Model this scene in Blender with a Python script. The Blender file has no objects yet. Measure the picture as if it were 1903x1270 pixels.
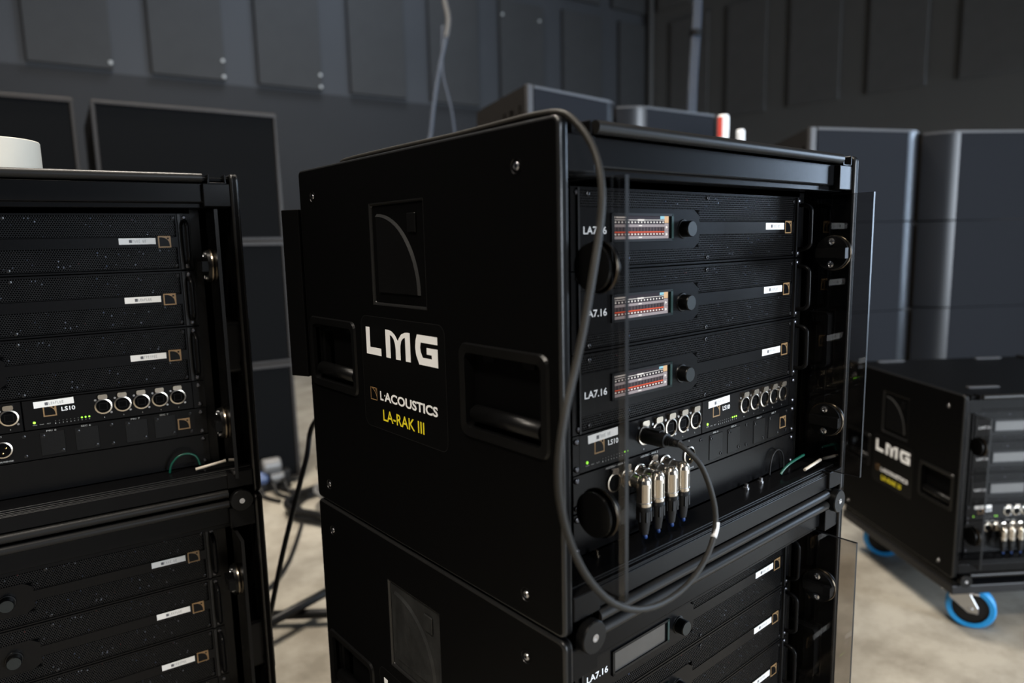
import bpy, bmesh, math, random
from mathutils import Vector, Matrix
random.seed(7)
S = bpy.context.scene
COL = S.collection
PI = math.pi
def R(d): return math.radians(d)

# ------------------------------------------------------------------ camera
ZF = 0.70                                   # height of the upper racks' base above the floor
cam_d = bpy.data.cameras.new('camera'); cam = bpy.data.objects.new('camera', cam_d); COL.objects.link(cam)
pitch, roll, yaw = 0.1419, -0.0227, 0.7031
fw = Vector((math.sin(yaw)*math.cos(pitch), math.cos(yaw)*math.cos(pitch), -math.sin(pitch)))
r0 = Vector((math.cos(yaw), -math.sin(yaw), 0)); u0 = r0.cross(fw)
rt = math.cos(roll)*r0 + math.sin(roll)*u0; up = -math.sin(roll)*r0 + math.cos(roll)*u0
M3 = Matrix((rt, up, -fw)).transposed()
cam.matrix_world = Matrix.Translation((-0.4524, -0.4622, 0.3997+ZF)) @ M3.to_4x4()
cam_d.sensor_width = 36; cam_d.sensor_fit = 'HORIZONTAL'; cam_d.lens = 1290.2/1903*36
cam_d.clip_start = 0.02; cam_d.clip_end = 100
cam_d.dof.use_dof = True; cam_d.dof.focus_distance = 0.93; cam_d.dof.aperture_fstop = 2.8
S.camera = cam
# ------------------------------------------------------------------ world, lights, exposure
W_ = bpy.data.worlds.new('world'); S.world = W_; W_.use_nodes = True
bg = W_.node_tree.nodes['Background']; bg.inputs[0].default_value = (0.55, 0.62, 0.75, 1); bg.inputs[1].default_value = 0.05
def area(name, loc, target, sx, sy, power, color):
    l = bpy.data.lights.new(name, 'AREA'); l.shape = 'RECTANGLE'; l.size = sx; l.size_y = sy; l.energy = power; l.color = color
    o = bpy.data.objects.new(name, l); COL.objects.link(o); o.location = loc
    o.rotation_euler = (Vector(target)-Vector(loc)).to_track_quat('-Z', 'Y').to_euler()
    return o
area('loading_door_daylight', (1.9, -5.2, 1.7), (1.5, 3.0, 1.2), 2.2, 2.8, 175, (0.80, 0.89, 1.0)).data.spread = R(100)
area('side_door_daylight', (7.2, -1.9, 1.6), (1.0, 0.4, 1.1), 1.8, 2.4, 320, (0.60, 0.77, 1.0))
area('wall_fill_light', (2.5, 4.4, 6.2), (2.4, 6.7, 2.6), 1.6, 1.2, 62, (0.74, 0.85, 1.0)).data.spread = R(120)  # added cool fill that brightens the middle of the left wall
sl = bpy.data.lights.new('floor_patch_spot', 'SPOT'); sl.energy = 20000; sl.color = (0.66, 0.80, 1.0); sl.spot_size = R(14); sl.spot_blend = .4; sl.shadow_soft_size = .15  # added unseen spot; its bright floor patch lifts the right rack's front
so = bpy.data.objects.new('floor_patch_spot', sl); COL.objects.link(so); so.location = (4.4, -5.6, 4.2); so.rotation_euler = (Vector((2.0, -1.75, 0))-Vector(so.location)).to_track_quat('-Z', 'Y').to_euler()
for i, (x, y, p) in enumerate([(-0.7, 0.7, 62), (0.5, 2.3, 165), (3.0, -0.9, 15), (-2.8, -1.2, 235)]):
    area('high_bay_lamp', (x, y, 5.6), (x, y, 0), 0.9, 0.9, p, (1.0, 0.91, 0.79)).data.spread = R(128)
S.view_settings.view_transform = 'Standard'; S.view_settings.look = 'None'
S.view_settings.gamma = 1; S.view_settings.use_curve_mapping = False; S.view_settings.exposure = 0.0

# ------------------------------------------------------------------ materials
MATS = {}
def mat(name, col, rough=0.5, metal=0.0, var=0.12, scale=60, bump=0.0, bscale=400, emit=None, estr=1.0, spec=0.5, coat=0.0):
    m = bpy.data.materials.new(name); m.use_nodes = True; nt = m.node_tree; b = nt.nodes['Principled BSDF']
    c = (*col, 1)
    tc = nt.nodes.new('ShaderNodeTexCoord'); nz = nt.nodes.new('ShaderNodeTexNoise'); nz.inputs['Scale'].default_value = scale; nz.inputs['Detail'].default_value = 4
    nt.links.new(tc.outputs['Object'], nz.inputs['Vector'])
    mx = nt.nodes.new('ShaderNodeMix'); mx.data_type = 'RGBA'
    mx.inputs[6].default_value = tuple(max(0, v*(1-var)) for v in col)+(1,); mx.inputs[7].default_value = tuple(min(1, v*(1+var)) for v in col)+(1,)
    nt.links.new(nz.outputs['Fac'], mx.inputs[0]); nt.links.new(mx.outputs[2], b.inputs['Base Color'])
    b.inputs['Roughness'].default_value = rough; b.inputs['Metallic'].default_value = metal
    b.inputs['Specular IOR Level'].default_value = spec; b.inputs['Coat Weight'].default_value = coat
    if bump:
        n2 = nt.nodes.new('ShaderNodeTexNoise'); n2.inputs['Scale'].default_value = bscale; n2.inputs['Detail'].default_value = 3
        nt.links.new(tc.outputs['Object'], n2.inputs['Vector'])
        bp = nt.nodes.new('ShaderNodeBump'); bp.inputs['Strength'].default_value = bump; bp.inputs['Distance'].default_value = 0.001
        nt.links.new(n2.outputs['Fac'], bp.inputs['Height']); nt.links.new(bp.outputs[0], b.inputs['Normal'])
    if emit:
        b.inputs['Emission Color'].default_value = (*emit, 1); b.inputs['Emission Strength'].default_value = estr
    MATS[name] = m; return m
mat('rack_paint', (0.0016, 0.0016, 0.0017), 0.5, bump=0.25, bscale=900, spec=0.055)
mat('rack_edge', (0.010, 0.010, 0.010), 0.3, bump=0.1, bscale=900, spec=0.4)  # paler than rack_paint: edge highlights put into the colour of the bevels
mat('emblem_edge_glint', (0.022, 0.022, 0.022), 0.3, spec=0.6)  # highlight along the emblem's arc, painted as a paler bevel
mat('ear_rib_sheen', (0.012, 0.0122, 0.013), 0.3, spec=0.3)  # ear rib made lighter to stand in for the bluish light it catches
mat('bezel_teal_reflect', (0.010, 0.028, 0.025), 0.35, spec=0.3)  # teal reflection on the bezel's right strip, painted as colour
mat('knob_cap', (0.012, 0.0145, 0.0145), 0.35, spec=0.3)
mat('black_plastic', (0.0026, 0.0026, 0.0027), 0.34, bump=0.08, bscale=700, spec=0.22)
mat('black_alu', (0.0042, 0.0042, 0.0045), 0.24, 0.0, bump=0.05, bscale=1200, spec=0.09)
mat('rail_alu', (0.010, 0.0095, 0.009), 0.36, 0.0, bump=0.05, bscale=1200, spec=0.22)
mat('device_face', (0.0032, 0.0032, 0.0035), 0.27, bump=0.05, bscale=1500, spec=0.15)
mat('device_grille', (0.0105, 0.0105, 0.011), 0.30, bump=0.05, spec=0.28)
mat('inside_dark', (0.0008, 0.0008, 0.0009), 0.7, spec=0.05)
mat('bit_metal', (0.30, 0.33, 0.42), 0.3, 0.6)
mat('bit_red', (0.12, 0.01, 0.01), 0.4)
mat('white_label', (0.80, 0.79, 0.76), 0.45, var=0.03)
mat('ink', (0.10, 0.10, 0.11), 0.6)
mat('white_print', (0.86, 0.87, 0.88), 0.5, var=0.04)
mat('grey_print', (0.30, 0.30, 0.29), 0.5, var=0.04)
mat('yellow_print', (0.80, 0.68, 0.02), 0.5, var=0.04)
mat('gold_print', (0.25, 0.15, 0.065), 0.42, 0.2, var=0.08)
mat('sticker_black', (0.0022, 0.0022, 0.0023), 0.32, spec=0.12)
mat('nickel', (0.62, 0.56, 0.48), 0.24, 1.0, var=0.06)
mat('steel', (0.42, 0.42, 0.43), 0.32, 1.0, var=0.08)
mat('brass_rim', (0.15, 0.125, 0.095), 0.25, 1.0)
mat('screw_black', (0.01, 0.01, 0.011), 0.28, 0.3, spec=0.5)
mat('screw_bright', (0.55, 0.55, 0.57), 0.25, 1.0)
mat('screw_ear', (0.10, 0.10, 0.11), 0.3, 1.0)
mat('top_strip', (0.10, 0.10, 0.105), 0.35, 0.6)
mat('bolt_pale', (0.55, 0.55, 0.52), 0.4)
mat('gold_pin', (0.8, 0.55, 0.2), 0.25, 1.0)
mat('led_green', (0.2, 0.6, 0.05), 0.4, emit=(0.35, 1.0, 0.05), estr=1.8)
mat('led_off', (0.09, 0.09, 0.085), 0.4)
mat('scr_dark', (0.004, 0.004, 0.004), 0.3, spec=0.2, emit=(0.022, 0.014, 0.020), estr=1.0)
mat('scr_white', (0.004, 0.004, 0.004), 0.3, spec=0.2, emit=(1.0, 0.96, 0.92), estr=0.9)
mat('scr_grey', (0.004, 0.004, 0.004), 0.3, spec=0.2, emit=(0.42, 0.37, 0.39), estr=0.9)
mat('scr_bar', (0.004, 0.004, 0.004), 0.3, spec=0.2, emit=(0.085, 0.06, 0.065), estr=0.9)
mat('scr_red', (0.004, 0.004, 0.004), 0.3, spec=0.2, emit=(0.90, 0.11, 0.035), estr=0.9)
mat('scr_rust', (0.004, 0.004, 0.004), 0.3, spec=0.2, emit=(0.15, 0.018, 0.012), estr=0.9)
mat('scr_orange', (0.004, 0.004, 0.004), 0.3, spec=0.2, emit=(0.85, 0.56, 0.32), estr=0.9)
mat('scr_blue', (0.004, 0.004, 0.004), 0.3, spec=0.2, emit=(0.36, 0.72, 0.85), estr=0.9)
mat('scr_off', (0.05, 0.047, 0.044), 0.3, coat=0.3)
mat('cable_grey', (0.019, 0.0175, 0.0150), 0.5, bump=0.1, spec=0.2)
mat('cable_black', (0.004, 0.004, 0.0043), 0.5, spec=0.3)
mat('cable_blue', (0.012, 0.04, 0.15), 0.4)
mat('cable_tape', (0.6, 0.6, 0.6), 0.4)
mat('wire_green', (0.003, 0.07, 0.045), 0.35)
mat('tube_white', (0.62, 0.56, 0.48), 0.5)
mat('tape_white', (0.55, 0.50, 0.41), 0.7, var=0.04, bump=0.1)
mat('wheel_blue', (0.01, 0.26, 0.62), 0.4)
mat('wheel_hub', (0.005, 0.005, 0.0055), 0.5, spec=0.3)
mat('dolly_board', (0.006, 0.006, 0.007), 0.45, spec=0.3)
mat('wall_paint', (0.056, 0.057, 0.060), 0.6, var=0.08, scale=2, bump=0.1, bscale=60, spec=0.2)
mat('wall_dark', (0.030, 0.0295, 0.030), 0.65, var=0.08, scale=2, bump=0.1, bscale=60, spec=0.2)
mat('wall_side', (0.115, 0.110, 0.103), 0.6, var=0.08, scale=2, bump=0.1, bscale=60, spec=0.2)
mat('acoustic_fabric', (0.050, 0.049, 0.048), 0.8, var=0.1, scale=8, bump=0.3, bscale=300, spec=0.2)
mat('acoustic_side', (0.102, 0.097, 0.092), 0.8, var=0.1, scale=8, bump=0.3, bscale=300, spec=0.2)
mat('speaker_paint', (0.016, 0.014, 0.0125), 0.5, var=0.1, scale=40, bump=0.2, bscale=300, spec=0.25)
mat('speaker_rim', (0.026, 0.023, 0.021), 0.45, var=0.1, scale=40, spec=0.2)
mat('speaker_cloth', (0.0018, 0.0021, 0.0026), 0.7, var=0.2, scale=200, bump=0.3, bscale=500, spec=0.08)
mat('array_cloth', (0.0095, 0.0108, 0.0142), 0.8, var=0.12, scale=150, bump=0.3, bscale=500, spec=0.15)
mat('array_shoulder', (0.012, 0.013, 0.0155), 0.32, var=0.05, spec=0.4)
mat('array_rim', (0.06, 0.06, 0.063), 0.45, spec=0.3)
mat('red_plastic', (0.75, 0.10, 0.08), 0.45)
mat('white_plastic', (0.85, 0.85, 0.85), 0.45)
mat('wall_cable', (0.055, 0.066, 0.088), 0.5)
mat('wall_cable_light', (0.11, 0.105, 0.10), 0.5)
mat('plug_blue', (0.05, 0.08, 0.17), 0.4)
mat('plug_grey', (0.14, 0.14, 0.14), 0.4)
# concrete
m = mat('concrete', (0.34, 0.315, 0.265), 0.55, var=0.2, scale=1.6, bump=0.15, bscale=40, spec=0.2); nt = m.node_tree
def concrete():
    b = nt.nodes['Principled BSDF']; tc = nt.nodes['Texture Coordinate']
    n = nt.nodes.new('ShaderNodeTexNoise'); n.inputs['Scale'].default_value = 5.5; n.inputs['Detail'].default_value = 8; n.inputs['Roughness'].default_value = .65
    nt.links.new(tc.outputs['Object'], n.inputs['Vector'])
    cr = nt.nodes.new('ShaderNodeValToRGB'); cr.color_ramp.elements[0].position = .36; cr.color_ramp.elements[0].color = (.62, .60, .58, 1); cr.color_ramp.elements[1].position = .60; cr.color_ramp.elements[1].color = (1, 1, 1, 1)
    nt.links.new(n.outputs['Fac'], cr.inputs[0])
    old = b.inputs['Base Color'].links[0].from_socket
    mm = nt.nodes.new('ShaderNodeMix'); mm.data_type = 'RGBA'; mm.blend_type = 'MULTIPLY'; mm.inputs[0].default_value = 1
    nt.links.new(old, mm.inputs[6]); nt.links.new(cr.outputs[0], mm.inputs[7]); nt.links.new(mm.outputs[2], b.inputs['Base Color'])
concrete()
# smoked acrylic: tinted clear sheet with a fresnel gloss
def acrylic(name, tint):
    m = bpy.data.materials.new(name); m.use_nodes = True; nt = m.node_tree; nt.nodes.remove(nt.nodes['Principled BSDF'])
    out = nt.nodes['Material Output']; tr = nt.nodes.new('ShaderNodeBsdfTransparent'); gl = nt.nodes.new('ShaderNodeBsdfGlossy'); fr = nt.nodes.new('ShaderNodeLayerWeight'); pw = nt.nodes.new('ShaderNodeMath'); ma = nt.nodes.new('ShaderNodeMath'); mx = nt.nodes.new('ShaderNodeMixShader')
    nz = nt.nodes.new('ShaderNodeTexNoise'); nz.inputs['Scale'].default_value = 30; rp = nt.nodes.new('ShaderNodeMapRange'); rp.inputs['To Min'].default_value = 0.02; rp.inputs['To Max'].default_value = 0.05
    nt.links.new(nz.outputs['Fac'], rp.inputs['Value']); nt.links.new(rp.outputs[0], gl.inputs['Roughness'])
    tr.inputs[0].default_value = (*tint, 1); gl.inputs[0].default_value = (0.9, 0.9, 0.9, 1); fr.inputs['Blend'].default_value = 0.5; pw.operation = 'POWER'; pw.inputs[1].default_value = 5; ma.operation = 'MULTIPLY_ADD'; ma.inputs[1].default_value = 0.96; ma.inputs[2].default_value = 0.04
    nt.links.new(fr.outputs['Facing'], pw.inputs[0]); nt.links.new(pw.outputs[0], ma.inputs[0])
    nt.links.new(ma.outputs[0], mx.inputs[0]); nt.links.new(tr.outputs[0], mx.inputs[1]); nt.links.new(gl.outputs[0], mx.inputs[2]); nt.links.new(mx.outputs[0], out.inputs[0])
    MATS[name] = m
acrylic('smoked_acrylic', (0.72, 0.70, 0.68))
mat('acrylic_edge', (0.007, 0.0068, 0.0068), 0.35, spec=0.15)

# ------------------------------------------------------------------ mesh builder
class MB:
    def __init__(s): s.v = []; s.f = []; s.m = []; s.sm = []; s.mats = []
    def mi(s, m):
        if m not in s.mats: s.mats.append(m)
        return s.mats.index(m)
    def face(s, pts, m, smooth=False):
        n = len(s.v); s.v += [tuple(p) for p in pts]; s.f.append(tuple(range(n, n+len(pts)))); s.m.append(s.mi(m)); s.sm.append(smooth); return s
    def box(s, x0, x1, y0, y1, z0, z1, m):
        n = len(s.v); s.v += [(x, y, z) for z in (z0, z1) for y in (y0, y1) for x in (x0, x1)]
        for q in ((0, 2, 3, 1), (4, 5, 7, 6), (0, 1, 5, 4), (1, 3, 7, 5), (3, 2, 6, 7), (2, 0, 4, 6)):
            s.f.append(tuple(n+i for i in q)); s.m.append(s.mi(m)); s.sm.append(False)
        return s
    def obox(s, c, X, Y, Z, hx, hy, hz, m):
        c = Vector(c); n = len(s.v)
        s.v += [tuple(c+X*hx*a+Y*hy*b+Z*hz*d) for d in (-1, 1) for b in (-1, 1) for a in (-1, 1)]
        for q in ((0, 2, 3, 1), (4, 5, 7, 6), (0, 1, 5, 4), (1, 3, 7, 5), (3, 2, 6, 7), (2, 0, 4, 6)):
            s.f.append(tuple(n+i for i in q)); s.m.append(s.mi(m)); s.sm.append(False)
        return s
    def prism(s, poly, O, U, V, N, h, m, smooth=False, mside=None):
        O, U, V, N = map(Vector, (O, U, V, N)); b = [O+U*p[0]+V*p[1] for p in poly]; t = [p+N*h for p in b]
        s.face(t, m); s.face(b[::-1], m)
        k = len(poly)
        if smooth:
            n = len(s.v); s.v += [tuple(p) for p in b+t]
            for i in range(k): s.f.append((n+i, n+(i+1) % k, n+k+(i+1) % k, n+k+i)); s.m.append(s.mi(mside or m)); s.sm.append(True)
        else:
            for i in range(k): s.face([b[i], b[(i+1) % k], t[(i+1) % k], t[i]], mside or m)
        return s
    def lathe(s, prof, O, N, m, seg=24, cap=True, ms=None, U=None):
        # prof: list of (radius, height) along N; each span may have own material
        O, N = Vector(O), Vector(N).normalized(); U = Vector(U) if U else (N.orthogonal().normalized()); V = N.cross(U)
        for i in range(len(prof)-1):
            (ra, ha), (rb, hb) = prof[i], prof[i+1]; mm = ms[i] if ms else m
            n = len(s.v)
            for r, h in ((ra, ha), (rb, hb)):
                s.v += [tuple(O+N*h+(U*math.cos(2*PI*k/seg)+V*math.sin(2*PI*k/seg))*r) for k in range(seg)]
            for k in range(seg):
                s.f.append((n+k, n+(k+1) % seg, n+seg+(k+1) % seg, n+seg+k)); s.m.append(s.mi(mm)); s.sm.append(True)
        if cap:
            for (r, h), rev, mm in ((prof[0], True, ms[0] if ms else m), (prof[-1], False, ms[-1] if ms else m)):
                if r > 1e-6:
                    p = [O+N*h+(U*math.cos(2*PI*k/seg)+V*math.sin(2*PI*k/seg))*r for k in range(seg)]
                    s.face(p[::-1] if rev else p, mm)
        return s
    def tube(s, path, r, m, seg=10, smooth_path=0, closed=False, mfun=None):
        P = [Vector(p) for p in path]
        for _ in range(smooth_path): P = catmull(P, 3)
        n0 = len(s.v); k = len(P); prev = None
        for i, p in enumerate(P):
            t = (P[min(i+1, k-1)]-P[max(i-1, 0)]).normalized()
            if prev is None: a = t.orthogonal().normalized()
            else: a = (prev-t*prev.dot(t)).normalized()
            prev = a; b = t.cross(a); rr = r(i/(k-1)) if callable(r) else r
            s.v += [tuple(p+(a*math.cos(2*PI*j/seg)+b*math.sin(2*PI*j/seg))*rr) for j in range(seg)]
        for i in range(k-1):
            for j in range(seg):
                a = n0+i*seg; s.f.append((a+j, a+(j+1) % seg, a+seg+(j+1) % seg, a+seg+j)); s.m.append(s.mi(mfun(i/(k-1)) if mfun else m)); s.sm.append(True)
        s.f.append(tuple(n0+j for j in range(seg))[::-1]); s.m.append(s.mi(m)); s.sm.append(False)
        s.f.append(tuple(n0+(k-1)*seg+j for j in range(seg))); s.m.append(s.mi(m)); s.sm.append(False)
        return s
    def mesh(s, name):
        me = bpy.data.meshes.new(name); me.from_pydata(s.v, [], s.f); me.update()
        for m in s.mats: me.materials.append(MATS[m])
        me.polygons.foreach_set('material_index', s.m); me.polygons.foreach_set('use_smooth', s.sm)
        return me
    def build(s, name, parent=None, bevel=0, seg=2, loc=None):
        o = bpy.data.objects.new(name, s.mesh(name)); COL.objects.link(o); o.parent = parent
        if loc: o.location = loc
        if bevel:
            bm = bmesh.new(); bm.from_mesh(o.data); bmesh.ops.remove_doubles(bm, verts=bm.verts, dist=1e-6); bm.to_mesh(o.data); bm.free()
            md = o.modifiers.new('bevel', 'BEVEL'); md.width = bevel; md.segments = seg; md.limit_method = 'ANGLE'; md.angle_limit = R(38)
        return o
def catmull(P, n):
    out = []
    for i in range(len(P)-1):
        p0, p1, p2, p3 = P[max(i-1, 0)], P[i], P[i+1], P[min(i+2, len(P)-1)]
        for k in range(n):
            t = k/n; out.append(0.5*((2*p1)+(-p0+p2)*t+(2*p0-5*p1+4*p2-p3)*t*t+(-p0+3*p1-3*p2+p3)*t**3))
    out.append(P[-1]); return out
def rrect(u0, u1, v0, v1, r, n=5):
    p = []
    for (cx, cy, a0) in ((u1-r, v1-r, 0), (u0+r, v1-r, 90), (u0+r, v0+r, 180), (u1-r, v0+r, 270)):
        for k in range(n+1): a = R(a0+90*k/n); p.append((cx+r*math.cos(a), cy+r*math.sin(a)))
    return p
def empty(name, loc=(0, 0, 0), rz=0, parent=None):
    o = bpy.data.objects.new(name, None); COL.objects.link(o); o.location = loc; o.rotation_euler = (0, 0, rz); o.empty_display_size = .05; o.parent = parent; return o
def tag(o, label, cat, group=None, kind=None):
    if label: o['label'] = label
    if cat: o['category'] = cat
    if group: o['group'] = group
    if kind: o['kind'] = kind
    return o
def inst(name, me, parent, loc=(0, 0, 0), rot=(0, 0, 0), like=None):
    o = bpy.data.objects.new(name, me); COL.objects.link(o); o.parent = parent; o.location = loc; o.rotation_euler = rot
    return o
def copy_tree(o, parent=None, skip=lambda o: False):
    c = o.copy(); COL.objects.link(c); c.parent = parent
    for ch in list(o.children):
        if not skip(ch): copy_tree(ch, c, skip)
    return c
# lettering -> flat mesh; u along U, v along V, fitted into width w and height h
def letters(b, text, O, U, V, N, w, h, m, bold=0.0, thick=0.0002, shear=0):
    cu = bpy.data.curves.new('lettering', 'FONT'); cu.body = text; cu.offset = bold; cu.shear = shear; cu.resolution_u = 3
    ob = bpy.data.objects.new('lettering', cu); COL.objects.link(ob)
    dg = bpy.context.evaluated_depsgraph_get(); dg.update(); me = bpy.data.meshes.new_from_object(ob.evaluated_get(dg))
    xs = [v.co.x for v in me.vertices]; ys = [v.co.y for v in me.vertices]
    x0, x1, y0, y1 = min(xs), max(xs), min(ys), max(ys); O, U, V, N = map(Vector, (O, U, V, N))
    pts = [tuple(O+U*((v.co.x-x0)/(x1-x0)*w)+V*((v.co.y-y0)/(y1-y0)*h)+N*thick) for v in me.vertices]
    n = len(b.v); b.v += pts; flip = U.cross(V).dot(N) < 0
    for p in me.polygons:
        f = [n+i for i in p.vertices]
        b.f.append(tuple(f[::-1] if flip else f)); b.m.append(b.mi(m)); b.sm.append(False)
    bpy.data.objects.remove(ob); bpy.data.meshes.remove(me); bpy.data.curves.remove(cu)
    return b
X, Y, Z = Vector((1, 0, 0)), Vector((0, 1, 0)), Vector((0, 0, 1))
# emblem: square outline with a quarter arc and a small dark square in its corner
def emblem(b, O, U, V, N, s, m='gold_print', dark='device_face', t=.1):
    b.prism([(0, 0), (s, 0), (s, s), (0, s)], O, U, V, N, .0002, m)
    O2 = Vector(O)+Vector(N)*.0002
    q = [(t*s, t*s), ((1-t)*s, t*s)]+[((t+(1-2*t)*math.sin(a))*s if 0 else (t+(1-2*t)*math.cos(a)**.8)*s, (t+(1-2*t)*math.sin(a)**.8)*s) for a in [R(10*k) for k in range(1, 9)]]+[(t*s, (1-t)*s)]
    b.prism(q, O2, U, V, N, .0001, dark)
    b.prism([(.72*s, .72*s), (.86*s, .72*s), (.86*s, .86*s), (.72*s, .86*s)], O2, U, V, N, .0001, dark)
    return b

# ------------------------------------------------------------------ the room
aL = R(97.2); aDir = Vector((math.sin(aL), math.cos(aL), 0)); nL = Vector((-aDir.y*-1, 0, 0))
nL = Vector((aDir.y, -aDir.x, 0))                      # towards the camera side
CORNER = Vector((7.135, 5.635, 0))
bR = R(-2.35); bDir = -Vector((math.sin(bR), math.cos(bR), 0)); nR = Vector((bDir.y, -bDir.x, 0))   # along the right wall towards the viewer
if nR.x > 0: nR = -nR
f = MB(); f.box(-6, 12, -8, 12, -.1, 0, 'concrete'); tag(f.build('floor'), 'worn pale concrete floor with dark stains', None, kind='structure')
w = MB(); O = CORNER-aDir*13
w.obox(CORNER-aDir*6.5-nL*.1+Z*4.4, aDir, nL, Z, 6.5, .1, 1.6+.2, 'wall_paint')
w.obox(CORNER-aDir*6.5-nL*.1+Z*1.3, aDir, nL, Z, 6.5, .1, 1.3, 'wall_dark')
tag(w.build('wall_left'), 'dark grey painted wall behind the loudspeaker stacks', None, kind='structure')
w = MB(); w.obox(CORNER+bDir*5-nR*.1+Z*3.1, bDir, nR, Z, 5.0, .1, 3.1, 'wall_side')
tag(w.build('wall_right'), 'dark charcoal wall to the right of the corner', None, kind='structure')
# acoustic panels
def panel(s0, s1, z0, z1, Ow, D_, N_, label, m, bolts=()):
    c = Ow+D_*((s0+s1)/2)+N_*.004; rot = math.atan2(D_.y, D_.x)
    root = empty('acoustic_panel', (c.x, c.y, z0)); root.rotation_euler = (0, 0, rot)
    sy = 1 if (Vector((-math.sin(rot), math.cos(rot), 0)).dot(N_) > 0) else -1
    hw = (s1-s0)/2
    b = MB(); b.box(-hw, hw, min(0, sy*.05), max(0, sy*.05), 0, z1-z0, m); b.build('board', root, bevel=.006)
    for (u, v) in bolts:
        MB().lathe([(.015, 0), (.015, .005), (.006, .010)], (u*hw*2*.5, sy*.05, v), (0, sy, 0), 'bolt_pale', 12).build('bolt', root)
    tag(root, label, 'panel', 'acoustic panels on the walls'); return root
sp = .894; names = ['far left of the wall', 'second from the left', 'third from the left', 'fourth from the left', 'fifth, behind the hanging cables', 'sixth from the left', 'seventh from the left', 'nearest the corner']
for i in range(8):
    # distance along wall measured from the foot of the camera's perpendicular
    s0 = -.4185+i*.8985; base = Vector((-0.4524, -0.4622, 0))+Vector((math.sin(R(7.2)), math.cos(R(7.2)), 0))*7.0
    s_off = base.dot(aDir); Ow = base-aDir*s_off
    bl = {0: [(.94, .05)], 1: [(.94, .03), (.94, .17)], 2: [(.94, .03), (.94, .14)], 5: [(-.9, 1.05), (.8, 1.05)]}.get(i, [])
    z0 = 2.623 if i != 5 else 2.60
    if i == 7: continue
    panel(s0, s0+.605, z0, z0+1.22, Ow, aDir, nL, 'dark grey acoustic panel on the left wall, lower row, '+names[i], 'acoustic_fabric', bl)
for i, (s0, s1) in enumerate([(4.95, 5.55), (5.75, 6.35)]):
    panel(s0, s1, 3.98, 5.1, Ow, aDir, nL, ['dark acoustic panel in the upper row, left of the corner panel', 'dark acoustic panel in the upper row, nearest the room corner'][i], 'acoustic_fabric')
panel(5.87, 6.32, 2.623, 3.84, Ow, aDir, nL, 'dark grey acoustic panel on the left wall, lower row, nearest the corner', 'acoustic_fabric')
k = 7/6
rl = ['behind the upright pipe, nearest the corner', 'second from the corner', 'third from the corner', 'fourth from the corner', 'at the right edge of the photo']
for i, (s0, s1) in enumerate([(.42, .95), (1.21, 1.70), (1.98, 2.53), (2.82, 3.36), (3.65, 4.25)]):
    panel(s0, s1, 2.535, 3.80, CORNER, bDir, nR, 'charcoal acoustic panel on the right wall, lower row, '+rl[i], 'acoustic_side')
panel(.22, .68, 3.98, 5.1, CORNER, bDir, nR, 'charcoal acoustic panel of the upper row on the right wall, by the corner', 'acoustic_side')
# conduit in the corner
q = CORNER+bDir*.12+nR*.06
tag(MB().tube([(q.x, q.y, 0.0), (q.x, q.y, 6.1)], .035, 'wall_side', 12).build('conduit_pipe'), 'thin grey conduit pipe running up beside the room corner', 'pipe')

# ------------------------------------------------------------------ rack prototype (front at y=0, left side at x=0)
W, D, H, RC, ZT, U1 = .6142, .5636, .5145, .0515, .4565, .04445
rack = empty('amplifier_rack')
def cells_plate(ys, zs, holes, x0, x1, m):
    """plate in the y-z plane with rectangular holes, shared verts"""
    bm = bmesh.new(); vd = {}
    def vv(x, y, z):
        k = (round(x, 6), round(y, 6), round(z, 6))
        if k not in vd: vd[k] = bm.verts.new(k)
        return vd[k]
    solid = {}
    for i in range(len(ys)-1):
        for j in range(len(zs)-1):
            cy, cz = (ys[i]+ys[i+1])/2, (zs[j]+zs[j+1])/2
            solid[i, j] = not any(h[0] < cy < h[1] and h[2] < cz < h[3] for h in holes)
    g = lambda i, j: solid.get((i, j), False)
    for (i, j), s in solid.items():
        if not s: continue
        a, b, c, d = ys[i], ys[i+1], zs[j], zs[j+1]
        bm.faces.new([vv(x0, a, c), vv(x0, a, d), vv(x0, b, d), vv(x0, b, c)]); bm.faces.new([vv(x1, a, c), vv(x1, b, c), vv(x1, b, d), vv(x1, a, d)])
        if not g(i-1, j): bm.faces.new([vv(x0, a, c), vv(x1, a, c), vv(x1, a, d), vv(x0, a, d)])
        if not g(i+1, j): bm.faces.new([vv(x0, b, c), vv(x0, b, d), vv(x1, b, d), vv(x1, b, c)])
        if not g(i, j-1): bm.faces.new([vv(x0, a, c), vv(x0, b, c), vv(x1, b, c), vv(x1, a, c)])
        if not g(i, j+1): bm.faces.new([vv(x0, a, d), vv(x1, a, d), vv(x1, b, d), vv(x0, b, d)])
    ye, ze = (ys[0], ys[-1]), (zs[0], zs[-1])
    ce = [e for e in bm.edges if abs(e.verts[0].co.x-e.verts[1].co.x) > 1e-5 and any(abs(e.verts[0].co.y-y) < 1e-6 for y in ye) and any(abs(e.verts[0].co.z-z) < 1e-6 for z in ze)]
    bmesh.ops.bevel(bm, geom=ce, offset=.009, segments=5, affect='EDGES', profile=.5)
    bm.normal_update(); me = bpy.data.meshes.new('side_panel'); bm.to_mesh(me); bm.free(); me.materials.append(MATS[m])
    return me
HANDLES = ((.017, .163, .1845, .2915), (.407, .551, .1890, .2950))
REC = (.2285, .3495, .3260, .4497)
ins = .010
holes = [(a+ins, b-ins, c+ins, d-ins) for a, b, c, d in HANDLES]+[REC]
ys = sorted({0, .013, D-.012, D} | {v for h in holes for v in h[:2]}); zs = sorted({.0026, .016, H-.015, H-.0008} | {v for h in holes for v in h[2:]})
pm = cells_plate(ys, zs, holes, 0, .0125, 'rack_paint')
sideL = bpy.data.objects.new('side_panel', pm); COL.objects.link(sideL); sideL.parent = rack
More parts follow.
